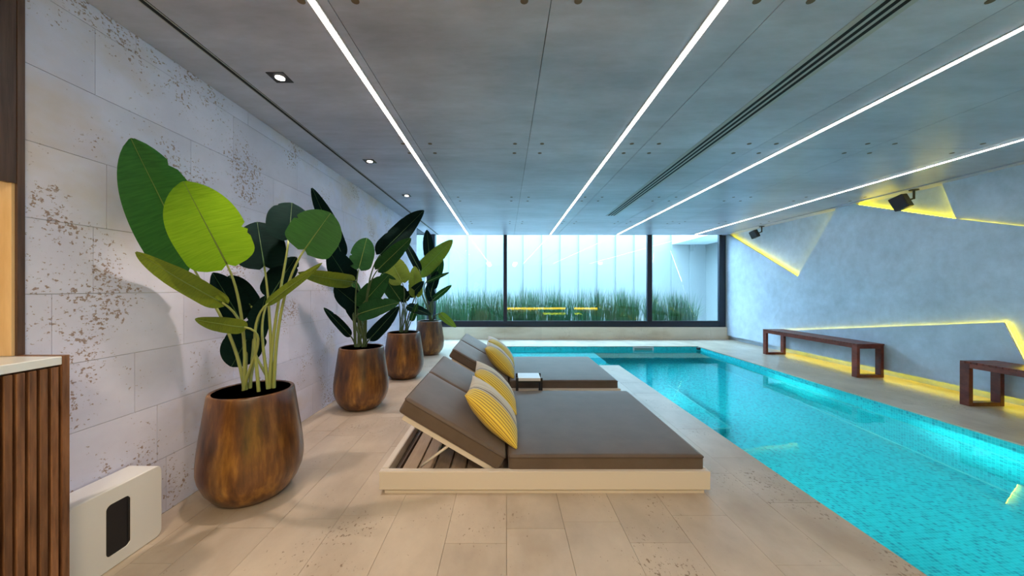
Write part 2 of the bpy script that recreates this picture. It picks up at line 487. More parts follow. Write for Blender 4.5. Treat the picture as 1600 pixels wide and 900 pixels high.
# ---- left wall
wall_left = boxes('wall_left', [(XL - 0.25, XL - 0.006, 1.4705, 7.96, -0.012, ZC + 0.1)], M['wall_joint'])
tag(wall_left, kind='structure')
wt_mesh = unit_box(); wt_mesh.name = 'wall_tile'; wt_mesh.materials.append(M['wall_stone'])
known = {7: [1.725, 2.6, 3.4], 8: [1.917, 2.75], 6: [2.25, 3.05], 5: [1.775, 2.59], 4: [1.717, 2.35], 3: [1.56, 2.2], 2: [1.91, 2.6], 1: [2.033, 2.75], 0: [2.087, 2.8]}
for r in range(9):
    z0 = r * 0.3185; z1 = min(z0 + 0.3185, ZC)
    ys = [1.4705] + known[r]
    while ys[-1] < 7.3: ys.append(ys[-1] + random.uniform(0.5, 0.95))
    ys.append(7.96)
    for a, b in zip(ys, ys[1:]):
        g = 0.0012
        o = bpy.data.objects.new('stone_tile', wt_mesh); COL.objects.link(o); o.parent = wall_left
        o.location = (XL - 0.006 + random.uniform(-0.0006, 0.0006), (a + b) / 2, (z0 + z1) / 2)
        o.scale = (0.012, b - a - 2 * g, z1 - z0 - 2 * g)
wl2 = boxes('wall_left', [(XL - 0.55, XL - 0.42, YB, 1.4705, -0.3, ZC + 0.1), (XL - 0.55, XL - 0.26, 1.4705, 1.6, -0.3, ZC + 0.1)], M['plaster'])
tag(wl2, kind='structure')

# ---- wall behind the camera
wall_back = boxes('wall_back', [(XL - 0.55, XR + 0.2, YB - 0.15, YB, -1.5, ZC + 0.2)], M['plaster']); tag(wall_back, kind='structure')
boxes('cove_strip', [(0.1, 3.6, YB, YB + 0.01, 0.02, 0.13), (4.1, 5.5, YB, YB + 0.01, 0.02, 0.13)], M['cove_far'], wall_back)

# ---- right wall: base wall with layered cement panels and cove lights between them
XT, XA, XBp, XD = 5.70, 5.61, 5.57, 5.515
wall_right = boxes('wall_right', [(XT, XT + 0.2, YB, YW + 0.1, -0.3, ZC + 0.1)], M['plaster'])
tag(wall_right, kind='structure')
def P(u, v, X): return on_x(u, v, X)
T1a, T1b, T1c = (1139, 369.5), (1306.5, 330), (1246, 432.6)
# panel next to the window
yA_far = YW
pc = P(*T1c, XA); pa = P(*T1a, XA)
pb = P(1199, 515, XA)
prism('wall_panel', [(XA, YW, 0.10), (XA, YW, ZC - 0.01), (XA, pa.y, ZC - 0.01), (XA, pc.y, pc.z), (XA, pb.y, pb.z), (XA, pb.y - 0.1, 0.10)], 0.03, M['plaster'], wall_right)
# large middle panel
q1 = P(*T1b, XBp); q1.z = ZC - 0.005; q0 = P(*T1c, XBp); qb = P(1199, 515, XBp)
q2 = P(1333, 324.4, XBp); q2.z = ZC - 0.005
q3 = P(1496.4, 342.4, XBp); q4 = P(1600, 354, XBp)
sl = (q4.z - q3.z) / (q4.y - q3.y)
yn = 0.3
q5 = Vector((XBp, yn, q3.z + sl * (yn - q3.y)))
prism('wall_panel', [(XBp, qb.y - 0.1, 0.10), (XBp, qb.y, qb.z), q0, q1, q2, q3, q5, (XBp, yn, 0.10)], 0.03, M['plaster'], wall_right)
# upper right panel, behind the middle one
c1 = P(1471.5, 291, XA); c1.z = ZC - 0.005; c2 = P(1496.4, 342.4, XA)
prism('wall_panel', [(XA, c1.y, c1.z), (XA, c2.y, c2.z - 0.05), (XA, yn, q5.z - 0.05), (XA, yn, ZC - 0.005)], 0.03, M['plaster'], wall_right)
# low front panel behind the benches
d0 = P(1212, 517, XD); d1 = P(1568, 503.5, XD); d2 = P(1600, 566, XD)
sld = (d2.z - d1.z) / (d2.y - d1.y)
dl = Vector((XD, d1.y + (0.11 - d1.z) / sld, 0.11))
prism('wall_panel', [(XD, d0.y + 0.05, 0.11), (XD, d0.y, d0.z), d1, dl], 0.02, M['plaster'], wall_right)
prism('wall_panel', [(XBp - 0.0, 0.3, 0.10), (XBp - 0.0, 0.3, ZC - 0.01), (XBp - 0.0, YB, ZC - 0.01), (XBp - 0.0, YB, 0.10)], 0.03, M['plaster'], wall_right)
# cove light strips (thin yellow strips fixed to the back of the panel edges)
def cove(a, b, X, r=0.006):
    a = Vector(a); b = Vector(b); a.x = b.x = X
    tube('cove_strip', [a, b], r, M['cove'], wall_right, 6)
def inset(a, b, c, d):
    """shift segment a-b by d towards the side away from point c"""
    a, b, c = Vector(a), Vector(b), Vector(c)
    t = (b - a).normalized(); n = Vector((0, -t.z, t.y))
    if (c - a).dot(n) > 0: n = -n
    return a + n * d, b + n * d
t1 = [P(*T1a, XA), P(*T1b, XA), P(*T1c, XA)]
ctr = sum(t1, Vector()) / 3
a, b = inset(t1[0], t1[2], ctr, 0.012); cove(a, b, XA + 0.04)
t1b = [P(*T1b, XBp), P(*T1c, XBp)]
a, b = inset(t1b[0], t1b[1], ctr, 0.03); cove(a, b, XBp + 0.07, 0.008)
a, b = inset(P(*T1c, XBp), qb, ctr + Vector((0, 3, 0)), 0.012); cove(a, b, XBp + 0.036, 0.0025)
t2 = [q2, Vector((XBp, c1.y, c1.z)), q3]
ctr2 = sum(t2, Vector()) / 3
a, b = inset(q2, q3, ctr2, 0.012); cove(a, b, XT - 0.03)
a, b = inset(c1, c2, ctr2, 0.012); cove(a, b, XA + 0.05, 0.007)
a, b = inset(q3, q5, Vector((0, 1, 10)), 0.02); cove(a, b, XA - 0.005, 0.005)
a, b = inset(d0, d1, Vector((0, d0.y, 10)), 0.012); cove(a, b, XBp - 0.018, 0.0028)
a, b = inset(d1, dl, Vector((0, 0, 0)), 0.0); cove(a + Vector((0, 0.012, 0)), b + Vector((0, 0.012, 0)), XBp - 0.018, 0.007)
cove((0, 7.4, 0.12), (0, 0.3, 0.12), XT - 0.022, 0.007)

# ---- window wall: stone sill, frame, glass
tag(boxes('wall_window', [(XL - 0.3, XR + 0.2, YW, YW + 0.18, -0.3, 0.0), (XL - 0.3, XR + 0.2, YW - 0.0, YW + 0.18, ZC + 0.04, ZC + 0.35),
                          (5.6, XR + 0.2, YW, YW + 0.18, 0, ZC + 0.3), (XL - 0.25, XL, 7.96, YW, -0.3, 0)], M['outer_grey']), kind='structure')
sill = boxes('trim_1', [(XL, 5.64, YW - 0.022, YW - 0.018, 0.0, 0.30)], M['joint']); tag(sill, kind='structure')
x = XL
while x < 5.6:
    xe = min(x + random.uniform(0.9, 1.25), 5.64)
    if 5.64 - xe < 0.3: xe = 5.64
    boxes('stone_slab', [(x + 0.001, xe - 0.001, YW - 0.03, YW + 0.16, 0.0, 0.308)], M['sill_stone'], sill, origin=((x + xe) / 2, YW, 0.15)); x = xe
boxes('stone_slab', [(XL - 0.22, XL, 7.97, YW - 0.03, 0.0, 0.308)], M['sill_stone'], sill, origin=(XL, 8.5, 0.15))
win = boxes('window_1', [(XL + 0.15, 5.46, YW, YW + 0.08, 0.309, 0.463), (5.43, 5.56, YW, YW + 0.08, 0.309, ZC + 0.05), (5.56, 5.66, YW + 0.02, YW + 0.1, 0.309, ZC + 0.05)], M['frame'])
tag(win, kind='structure')
boxes('mullion', [(-0.055, 0.035, YW, YW + 0.08, 0.463, ZC + 0.05)], M['frame'], win)
boxes('mullion', [(3.605, 3.72, YW, YW + 0.08, 0.463, ZC + 0.05)], M['frame'], win)
boxes('corner_post', [(XL - 0.01, XL + 0.2, YW - 0.1, YW + 0.08, 0.309, ZC + 0.05)], M['frame'], win)
for xa, xb in ((XL + 0.2, -0.055), (0.035, 3.605), (3.72, 5.43)):
    boxes('pane', [(xa, xb, YW + 0.035, YW + 0.043, 0.463, ZC + 0.045)], M['glass'], win)
    boxes('top_rail', [(xa, xb, YW + 0.0, YW + 0.05, ZC + 0.012, ZC + 0.05)], M['white_trim'], win)
win2 = boxes('window_2', [(XL - 0.08, XL - 0.0, 7.96, YW - 0.1, 0.309, 0.40)], M['frame']); tag(win2, kind='structure')
boxes('pane', [(XL - 0.045, XL - 0.037, 7.97, YW - 0.1, 0.40, ZC + 0.045)], M['glass'], win2)

# ---- ceiling: structural slab, cement panels, plugs, black slots
ceiling = boxes('ceiling', [(XL - 0.6, XR + 0.2, YB, YW + 0.12, ZC + 0.012, ZC + 0.30)], M['dark_gap']); tag(ceiling, kind='structure')
pxs = [-1.69, -0.835, 0.215, 1.31, 2.41, 3.52, 4.60, 5.478]
pys = [YB, -0.43, 1.57, 3.475, 5.45, 7.40, YW + 0.02]
plug_bm = bmesh.new(); bmesh.ops.create_cone(plug_bm, cap_ends=True, segments=12, radius1=0.019, radius2=0.019, depth=0.004)
plug_mesh = bpy.data.meshes.new('plug'); plug_bm.to_mesh(plug_mesh); plug_bm.free(); plug_mesh.materials.append(M['plug'])
for i in range(len(pxs) - 1):
    for j in range(len(pys) - 1):
        x0, x1, y0, y1 = pxs[i] + 0.002, pxs[i + 1] - 0.002, pys[j] + 0.002, pys[j + 1] - 0.002
        boxes('ceiling_panel', [(x0, x1, y0, y1, ZC, ZC + 0.012)], M['ceiling'], ceiling, origin=((x0 + x1) / 2, (y0 + y1) / 2, ZC + 0.006))
        for px, k in ((x0 + 0.125, 0), (x1 - 0.125, 1)):
            for py in (y0 + 0.115, y1 - 0.115):
                if py > YW - 0.2 or py < 1 or px < -1.3: continue
                o = bpy.data.objects.new('plug', plug_mesh); COL.objects.link(o); o.parent = ceiling; o.location = (px, py, ZC - 0.0005)
edge = boxes('ceiling_panel', [(XL - 0.02, -1.725, 1.47, YW + 0.02, ZC, ZC + 0.012)], M['ceiling'], ceiling)
boxes('ceiling_panel', [(XL - 0.5, -1.725, YB, 1.466, ZC, ZC + 0.012)], M['ceiling'], ceiling)
boxes('ceiling_panel', [(5.49, XR, YB, YW + 0.02, ZC - 0.012, ZC + 0.012)], M['ceiling'], ceiling)
boxes('slot_trim', [(-1.728, -1.722, YB, YW - 0.0, ZC - 0.003, ZC + 0.012), (-1.698, -1.692, YB, YW - 0.0, ZC - 0.003, ZC - 0.0002)], M['white_trim'], ceiling)
boxes('dark_slot', [(-1.722, -1.698, YB, YW, ZC - 0.0012, ZC + 0.010)], M['dark_gap'], ceiling)

# ---- pool
pool = boxes('pool_basin', [(PX0, PX1, YB, PY1, -1.35, -1.25)], M['mosaic_floor']); tag(pool, kind='structure')
boxes('side_wall', [(PX1, PX1 + 0.1, YB, PY1 + 0.1, -1.3, -0.012)], M['mosaic_x'], pool)
boxes('side_wall', [(PX0 - 0.1, PX0, YB, ARMY, -1.3, -0.012)], M['mosaic_x'], pool)
boxes('end_wall', [(ARM0 - 0.1, PX1 + 0.1, PY1, PY1 + 0.1, -1.3, -0.012)], M['mosaic_y'], pool)
boxes('end_wall', [(ARM0 - 0.1, PX0, ARMY - 0.1, ARMY, -1.3, -0.012)], M['mosaic_y'], pool)
boxes('end_wall', [(PX0 - 0.1, PX1 + 0.1, YB - 0.0, YB + 0.1, -1.3, -0.012)], M['mosaic_y'], pool)
boxes('side_wall', [(ARM0 - 0.1, ARM0, ARMY, PY1, -1.3, -0.012)], M['mosaic_x'], pool)
boxes('shallow_shelf', [(ARM0, PX0 + 0.03, ARMY, PY1, -1.3, -0.32)], M['mosaic_floor'], pool)
boxes('shelf_nosing', [(PX0 + 0.03, PX0 + 0.045, ARMY, PY1, -0.36, -0.318)], M['mosaic_edge'], pool)
# underwater bench along the left side, beyond the deep end
boxes('underwater_bench', [(PX0, 2.72, 4.35, ARMY, -1.3, -1.08)], M['mosaic_floor'], pool)
boxes('bench_nosing', [(PX0, 2.735, 4.335, 4.35, -1.11, -1.078), (2.72, 2.735, 4.35, ARMY, -1.11, -1.078)], M['mosaic_edge'], pool)
boxes('bench_nosing', [(4.285, 4.30, YB, PY1, -1.25, -1.225)], M['mosaic_edge'], pool)
bm = bmesh.new()
pts = [(PX0, YB + 0.1), (PX1, YB + 0.1), (PX1, PY1), (ARM0, PY1), (ARM0, ARMY), (PX0, ARMY)]
bm.faces.new([bm.verts.new((x_, y_, WATER)) for x_, y_ in pts])
me = bpy.data.meshes.new('water'); bm.to_mesh(me); bm.free()
tag(link('pool_water', me, M['water']), kind='structure')
def pool_lamp(x, y, z, dx, dy, energy, name='pool_lamp', narrow=0):
    r = empty(name, (x, y, z))
    ring = lathe('lamp_ring', [(0.05, 0), (0.10, 0), (0.10, 0.015), (0.085, 0.02), (0.05, 0.02)], M['white'], r, 24)
    lens = lathe('lamp_lens', [(0.0005, 0.012), (0.08, 0.012), (0.08, 0.016), (0.0005, 0.018)], M['bulb'], r, 24)
    q = Vector((dx, dy, 0)).to_track_quat('Z', 'Y').to_euler()
    r.rotation_euler = q
    d = bpy.data.lights.new('pool_spot', 'SPOT'); d.energy = energy; d.spot_size = math.radians(150); d.spot_blend = 0.9
    d.color = (0.86, 1.0, 0.97); d.shadow_soft_size = 0.07
    o = bpy.data.objects.new('pool_spot', d); COL.objects.link(o)
    o.location = Vector((x, y, z)) + Vector((dx, dy, 0)) * 0.05
    o.rotation_euler = Vector((dx, dy, -0.02)).to_track_quat('-Z', 'Y').to_euler()
    if narrow:
        d = bpy.data.lights.new('pool_beam', 'SPOT'); d.energy = narrow; d.spot_size = math.radians(34); d.spot_blend = 1.0
        d.color = (0.95, 1.0, 0.9); d.shadow_soft_size = 0.07
        o = bpy.data.objects.new('pool_beam', d); COL.objects.link(o)
        o.location = Vector((x, y, z)) + Vector((dx, dy, 0)) * 0.05
        o.rotation_euler = Vector((dx, dy, 0.05)).to_track_quat('-Z', 'Y').to_euler()
    return r
for y_, lab in ((3.2, 'beside the nearer daybed'), (5.3, 'beside the farther daybed'), (1.3, 'in front of the nearer daybed'), (-0.9, 'behind the camera')):
    tag(pool_lamp(PX0 + 0.002, y_, -0.42, 1, 0, 31, narrow=130), 'round white underwater lamp in the left pool wall ' + lab, 'pool lamp', 'pool lamps in the left side wall')

tag(pool_lamp(0.8, ARMY + 0.002, -0.2, 0, 1, 22), 'added unseen underwater fill lamp in the shallow pool arm behind the farther daybed', 'pool lamp')  # added lamp, out of view, to brighten the shallow arm
# ---- outside: court with panel wall, planter, grass
ow = boxes('outdoor_wall', [(XL - 4.0, 6.75, 12.10, 12.3, -0.5, 3.4)], M['outer_grey']); tag(ow, kind='structure')
x = XL - 3.9
x = 0.60 - 0.62 * 10
k = 0
while x < 6.7:
    xe = min(x + 0.62, 6.74); d = 0.06
    hexa('wall_panel', [(x, 12.0, 0), (xe, 12.0 + d, 0), (xe, 12.10, 0), (x, 12.10, 0),
                        (x, 12.0, 3.4), (xe, 12.0 + d, 3.4), (xe, 12.10, 3.4), (x, 12.10, 3.4)], M['outer_panel'], ow)
    x = xe
tag(boxes('outdoor_wall', [(6.74, 6.95, YW, 12.3, -0.5, 3.4)], M['outer_panel']), kind='structure')
tag(boxes('outdoor_wall', [(XL - 4.1, XL - 3.9, 7.0, 12.3, -0.5, 3.4), (XL - 4.1, XL - 0.25, 6.9, 7.05, -0.5, 4.0)], M['outer_panel']), kind='structure')
tag(boxes('outdoor_soffit', [(5.57, 6.74, YW + 0.15, 12.0, 2.757, 2.98)], M['outer_grey']), kind='structure')
tag(boxes('outdoor_ground', [(XL - 4.1, 6.95, YW + 0.15, 12.3, -0.35, 0.0), (XL - 4.1, XL - 0.25, 7.0, YW + 0.15, -0.35, 0.0)], M['paving']), kind='structure')
pl = empty('planter_box', (2, 9.9, 0))
boxes('planter_wall', [(XL - 1.2, 5.3, 9.45, 9.5, 0.0, 0.30), (XL - 1.2, 5.3, 10.5, 10.55, 0.0, 0.30), (XL - 1.2, XL - 1.15, 9.5, 10.5, 0, 0.3), (5.25, 5.3, 9.5, 10.5, 0, 0.3)], M['outer_grey'], pl)
boxes('soil', [(XL - 1.15, 5.25, 9.5, 10.5, 0.0, 0.27)], M['soil'], pl)
tag(pl, 'low grey planter outside the window holding the tall reeds', 'planter')
def grass():
    rg = random.Random(3); verts = []; faces = []
    def blade(x, y, h, lx, ly, wd):
        i0 = len(verts); n = 5; a = rg.uniform(0, PI); cx, cy = math.cos(a) * wd, math.sin(a) * wd * 0.4
        for k in range(n + 1):
            t = k / n; wv = (1 - t) ** 0.7
            px = x + lx * t * t; py = y + ly * t * t; pz = 0.26 + h * (t - 0.18 * t * t * min(1, abs(lx) * 2 / max(h, .1)))
            verts.append((px - cx * wv, py - cy * wv, pz)); verts.append((px + cx * wv, py + cy * wv, pz))
        for k in range(n): faces.append((i0 + 2 * k, i0 + 2 * k + 1, i0 + 2 * k + 3, i0 + 2 * k + 2))
    for c in range(58):
        cx = -3.0 + 8.2 * (c + rg.uniform(-.4, .4)) / 58; cy = rg.uniform(9.65, 10.35); hh = rg.uniform(0.86, 1.12)
        for k in range(85):
            a = rg.uniform(0, 2 * PI); r = rg.uniform(0, 0.16); ln = rg.uniform(0.0, 0.30) ** 1.0
            h = hh * rg.choice((0.55, 0.7, 0.8, 0.9, 0.95, 1.0, 1.08)) * rg.uniform(0.92, 1.08)
            blade(cx + r * math.cos(a), cy + r * math.sin(a), h, ln * math.cos(a), ln * math.sin(a) * 0.5, rg.uniform(0.0055, 0.010))
    for k in range(140):      # drooping blades at the right end
        a = rg.uniform(-0.5, 0.5); blade(5.05 + rg.uniform(-.15, .1), rg.uniform(9.7, 10.2), rg.uniform(0.35, 0.75), rg.uniform(0.1, 0.6), rg.uniform(-.1, .1), 0.006)
    me = bpy.data.meshes.new('reed_grass'); me.from_pydata(verts, [], faces); me.update()
    return link('reed_grass', me, M['grass'])
tag(grass(), 'bed of tall green reed grass growing outside the window', 'grass', kind='stuff')

# ================================================================== CEILING FITTINGS
def sheared(name, xa, ya, xb, yb, wd, z0, z1, m, parent=None):
    h = wd / 2
    return hexa(name, [(xa - h, ya, z0), (xa + h, ya, z0), (xb + h, yb, z0), (xb - h, yb, z0),
                       (xa - h, ya, z1), (xa + h, ya, z1), (xb + h, yb, z1), (xb - h, yb, z1)], m, parent)
strips = [((487, 0), (731, 366), 'leftmost linear ceiling light, nearest the stone wall'),
          ((1131, 0), (860, 366), 'second linear ceiling light from the stone wall, over the daybeds'),
          ((1600, 42), (965, 366), 'linear ceiling light over the pool, right of the long air slots'),
          ((1600, 217), (1087, 366), 'rightmost linear ceiling light, nearest the cement wall')]
HC = ZC - EYE
for (a, b, lab) in strips:
    ya = HC * F / (450 - a[1]); xa = (a[0] - 790) * ya / F
    yb = HC * F / (450 - b[1]); xb = (b[0] - 790) * yb / F
    y_s = -1.5; x_s = xa + (xb - xa) * (y_s - ya) / (yb - ya)
    r = empty('linear_ceiling_light', (0, 0, 0))
    tag(r, lab, 'ceiling light', 'linear ceiling lights')
    sheared('profile', x_s, y_s, xb, yb, 0.046, ZC - 0.004, ZC + 0.006, M['white_trim'], r)
    sheared('diffuser', x_s, y_s + 0.01, xb, yb - 0.01, 0.028, ZC - 0.007, ZC - 0.0035, M['strip'], r)
r = empty('linear_air_vent', (0, 0, 0)); tag(r, 'long pale ceiling vent with three black slots', 'air vent')
x_a, y_a, x_b, y_b = 1.842, 1.68, 1.965, 6.70
x_s = x_a + (x_b - x_a) * (-1.0 - y_a) / (y_b - y_a)
sheared('vent_frame', x_s, -1.0, x_b, y_b, 0.19, ZC - 0.003, ZC + 0.004, M['white_trim'], r)
for k in (-1, 0, 1):
    sheared('vent_slot', x_s + k * 0.047, -0.98, x_b + k * 0.047, y_b - 0.02, 0.024, ZC - 0.0045, ZC - 0.002, M['dark_gap'], r)
names = ['nearest the camera, above the nearest planter', 'second from the camera above the stone-wall side', 'farthest of the row along the stone wall']
for y_, nm in zip((2.3, 3.82, 5.24), names):
    r = empty('ceiling_downlight', (-1.448, y_, ZC)); tag(r, 'square black recessed downlight, ' + nm, 'downlight', 'downlights along the stone wall')
    boxes('bezel', [(-1.448 - 0.056, -1.448 + 0.056, y_ - 0.056, y_ + 0.056, ZC - 0.004, ZC + 0.003)], M['black_matt'], r)
    lathe('bulb', [(0.0005, -0.006), (0.028, -0.006), (0.028, -0.0042), (0.0005, -0.0042)], M['bulb'], r, 24)
    d = bpy.data.lights.new('downlight_beam', 'SPOT'); d.energy = 48; d.spot_size = math.radians(75); d.spot_blend = 0.6
    d.color = (1.0, 0.80, 0.66); d.shadow_soft_size = 0.03
    o = bpy.data.objects.new('downlight_beam', d); COL.objects.link(o); o.location = (-1.448, y_, ZC - 0.02)

# ---- ceiling speakers
def speaker(u, v, y_, s, lab):
    c = at(u, v, y_)
    top = Vector((5.56, y_ - 0.02, ZC - 0.012))
    r = empty('ceiling_speaker', top); tag(r, lab, 'speaker', 'black speakers by the cement wall')
    body = boxes('speaker_body', [(-s * 0.34, s * 0.34, -s * 0.42, s * 0.42, -s * 0.5, s * 0.5)], M['black_matt'], None, 0.012, 2)
    grille = boxes('grille', [(-s * 0.34 - 0.006, -s * 0.34, -s * 0.38, s * 0.38, -s * 0.45, s * 0.45)], M['black'], body, 0.002, 1)
    body.parent = r; body.location = c - top
    vd = (c - Vector((0, 0, EYE))).normalized()
    body.matrix_local = Matrix.Translation(c - top) @ Matrix.Rotation(math.radians(22), 4, -vd) @ Matrix.Rotation(math.radians(20), 4, 'Z')
    bmx = bmesh.new()
    bmesh.ops.create_cone(bmx, cap_ends=True, segments=16, radius1=0.05, radius2=0.05, depth=0.012, matrix=Matrix.Translation((0, 0, -0.006)))
    tube('x', [(0, 0, 0), (0, 0, -0.13)], 0.013, None, bm_in=bmx)
    tube('x', [(0, 0, -0.12), c - top], 0.011, None, bm_in=bmx)
    me = bpy.data.meshes.new('bracket'); bmx.to_mesh(me); bmx.free(); link('bracket', me, M['black_matt'], r)
speaker(1407.5, 316.5, 4.9, 0.19, 'black speaker on a ceiling bracket above the nearer side of the cement wall')
speaker(1179, 366, 7.8, 0.165, 'black speaker on a ceiling bracket near the window end')

# ================================================================== LEFT: CABINET, NICHE, SUBWOOFER
XCF = -1.79
cab = empty('slatted_cabinet', (-2.0, 0.8, 0)); tag(cab, 'low walnut cabinet with vertical slats and white top at left edge', 'cabinet')
boxes('carcass', [(XL - 0.36, XCF - 0.016, -1.0, 1.445, 0.0, 0.99)], M['walnut_dark'], cab)
boxes('countertop', [(XL - 0.36, XCF + 0.004, -1.0, 1.444, 0.992, 1.025)], M['counter'], cab, 0.002, 1)
boxes('end_panel', [(XL - 0.0, XCF + 0.004, 1.4445, 1.468, 0.0, 1.027)], M['walnut'], cab)
y_ = 1.4345
sl_mesh = None
while y_ > 0.45:
    o = boxes('slat', [(XCF - 0.016, XCF + 0.002, y_ - 0.023, y_, 0.0, 0.985)], M['walnut'], cab, 0.0015, 1, origin=(XCF, y_, 0.5)); y_ -= 0.0335
up = empty('wall_cabinet', (-2.1, 0.8, 1.7)); tag(up, 'tall walnut wall cabinet with a lit oak niche, cut by the left frame edge', 'cabinet')
boxes('carcass', [(XL - 0.36, XL - 0.02, -1.0, 1.4455, 1.74, ZC - 0.002)], M['walnut_dark'], up)
boxes('door', [(XL - 0.02, XL + 0.004, 0.6, 1.4445, 1.722, ZC - 0.004)], M['walnut_dark'], up)
boxes('door', [(XL - 0.02, XL + 0.004, -0.3, 0.597, 1.722, ZC - 0.004)], M['walnut_dark'], up)
boxes('side_panel', [(XL - 0.36, XL + 0.006, 1.4465, 1.4695, 1.028, ZC - 0.002)], M['walnut_dark'], up)
boxes('niche_lining', [(XL - 0.34, XL - 0.004, 1.436, 1.446, 1.027, 1.739), (XL - 0.36, XL - 0.345, -1.0, 1.436, 1.027, 1.739)], M['light_oak'], up)
boxes('niche_lamp', [(XL - 0.20, XL - 0.18, -0.9, 1.38, 1.728, 1.739)], M['niche_strip'], up)
# subwoofer
sub = empty('subwoofer', (-1.9, 1.69, 0)); tag(sub, 'white rounded box subwoofer with upright dark slot, on the floor beside the slatted cabinet', 'speaker')
def rrect(y0, y1, z0, z1, r, seg=6):
    out = []
    for cy, cz, a0 in ((y1 - r, z1 - r, 0), (y0 + r, z1 - r, PI / 2), (y0 + r, z0 + r, PI), (y1 - r, z0 + r, 1.5 * PI)):
        for k in range(seg + 1):
            a = a0 + k * PI / 2 / seg; out.append((cy + r * math.cos(a), cz + r * math.sin(a)))
    return out
def sub_body():
    bm = bmesh.new()
    xo, xi = 0.078, -0.070
    O = rrect(-0.2, 0.208, 0.0, 0.372, 0.035); I = rrect(-0.052, 0.052, 0.06, 0.30, 0.022)
    n = len(O)
    def ring(pts, x, s=0.0):
        return [bm.verts.new((x, y, z)) for y, z in pts]
    O2 = rrect(-0.196, 0.204, 0.004, 0.368, 0.031)
    fo = ring(O2, xo); fo1 = ring(O, xo - 0.006); bo = ring(O, xi); fi = ring(I, xo); bi = ring(I, xi)
    for A, B in ((fi, fo), (fo, fo1), (fo1, bo), (bo, bi), (bi, fi)):
        for k in range(n): bm.faces.new([A[k], A[(k + 1) % n], B[(k + 1) % n], B[k]])
    bmesh.ops.recalc_face_normals(bm, faces=bm.faces[:])
    me = bpy.data.meshes.new('body'); bm.to_mesh(me); bm.free()
    return link('body', me, M['white'], sub)
sub_body()
boxes('dark_slot', [(-1.98, -1.827, 1.638, 1.742, 0.06, 0.30)], M['black'], sub)
boxes('slot_divider', [(-1.83, -1.824, 1.732, 1.742, 0.075, 0.285)], M['black_matt'], sub)
sub.rotation_euler = (0, 0, math.radians(-1.5))

# ================================================================== POTTED PLANTS
POT_PROF = [(0.150, 0.0), (0.178, 0.006), (0.215, 0.04), (0.25, 0.09), (0.274, 0.15), (0.283, 0.20), (0.283, 0.25), (0.277, 0.32), (0.267, 0.40), (0.254, 0.49),
            (0.241, 0.58), (0.231, 0.648), (0.227, 0.657), (0.219, 0.660), (0.209, 0.655)]
INNER = [(0.209, 0.655), (0.215, 0.60), (0.225, 0.55), (0.225, 0.53), (0.001, 0.53)]
def leaf_mesh(Ln, W, sag, fold, seed, notches):
    nx, ny = 10, 26
    rg = random.Random(seed)
    bm = bmesh.new(); uv = bm.loops.layers.uv.new('UVMap')
    nt_ = [(rg.choice((-1, 1)), rg.uniform(0.25, 0.9), rg.uniform(0.12, 0.45)) for _ in range(notches)]
    def outline(t):
        base = max(0.0, 1 - (1 - t / 0.2) ** 2.4) ** 0.5 if t < 0.2 else 1.0
        ex = 2.7 if W / Ln > 0.55 else 1.9
        tip = 1.0 if t < 0.34 else max(0.0, 1 - ((t - 0.34) / 0.66) ** ex) ** 0.6
        return W / 2 * base * tip * (0.93 + 0.07 * math.sin(t * PI))
    G = []
    for j in range(ny + 1):
        t = j / ny; row = []
        for i in range(nx + 1):
            s = i / nx * 2 - 1
            wv = outline(min(max(t, 0.004), 0.996))
            for (sd, tt, dp) in nt_:
                if s * sd > 0:
                    wv *= 1 - dp * 0.5 * abs(s) * math.exp(-((t - tt) / 0.012) ** 2)
            x = s * wv
            z = -sag * Ln * (t ** 2) + fold * abs(x) + 0.012 * Ln * math.sin(t * 9 + seed) * s * s + 0.02 * Ln * noise.noise(Vector((t * 3, s * 1.2, seed * 1.7)))
            y = Ln * t - 0.07 * Ln * abs(s) * (1 - t) ** 2
            v = bm.verts.new((x, y, z)); row.append((v, (i / nx, t)))
        G.append(row)
    for j in range(ny):
        for i in range(nx):
            q = [G[j][i], G[j][i + 1], G[j + 1][i + 1], G[j + 1][i]]
            f = bm.faces.new([a[0] for a in q])
            for lp, a in zip(f.loops, q): lp[uv].uv = a[1]
            f.smooth = True
    me = bpy.data.meshes.new('leaf'); bm.to_mesh(me); bm.free()
    mid = [(0, Ln * t, -sag * Ln * t * t + 0.02 * Ln * noise.noise(Vector((t * 3, 0, seed * 1.7)))) for t in [k / 12 for k in range(13)]]
    return me, mid
def bez(p0, p1, p2, p3, n=14):
    out = []
    for k in range(n + 1):
        t = k / n; a = 1 - t
        out.append(p0 * a ** 3 + p1 * 3 * a * a * t + p2 * 3 * a * t * t + p3 * t ** 3)
    return out
def clampy(u, y, half):       # keep a leaf point in front of the stone wall
    return min(y, 0.945 * XL * F / (u - half - 790)) if u < 790 else y
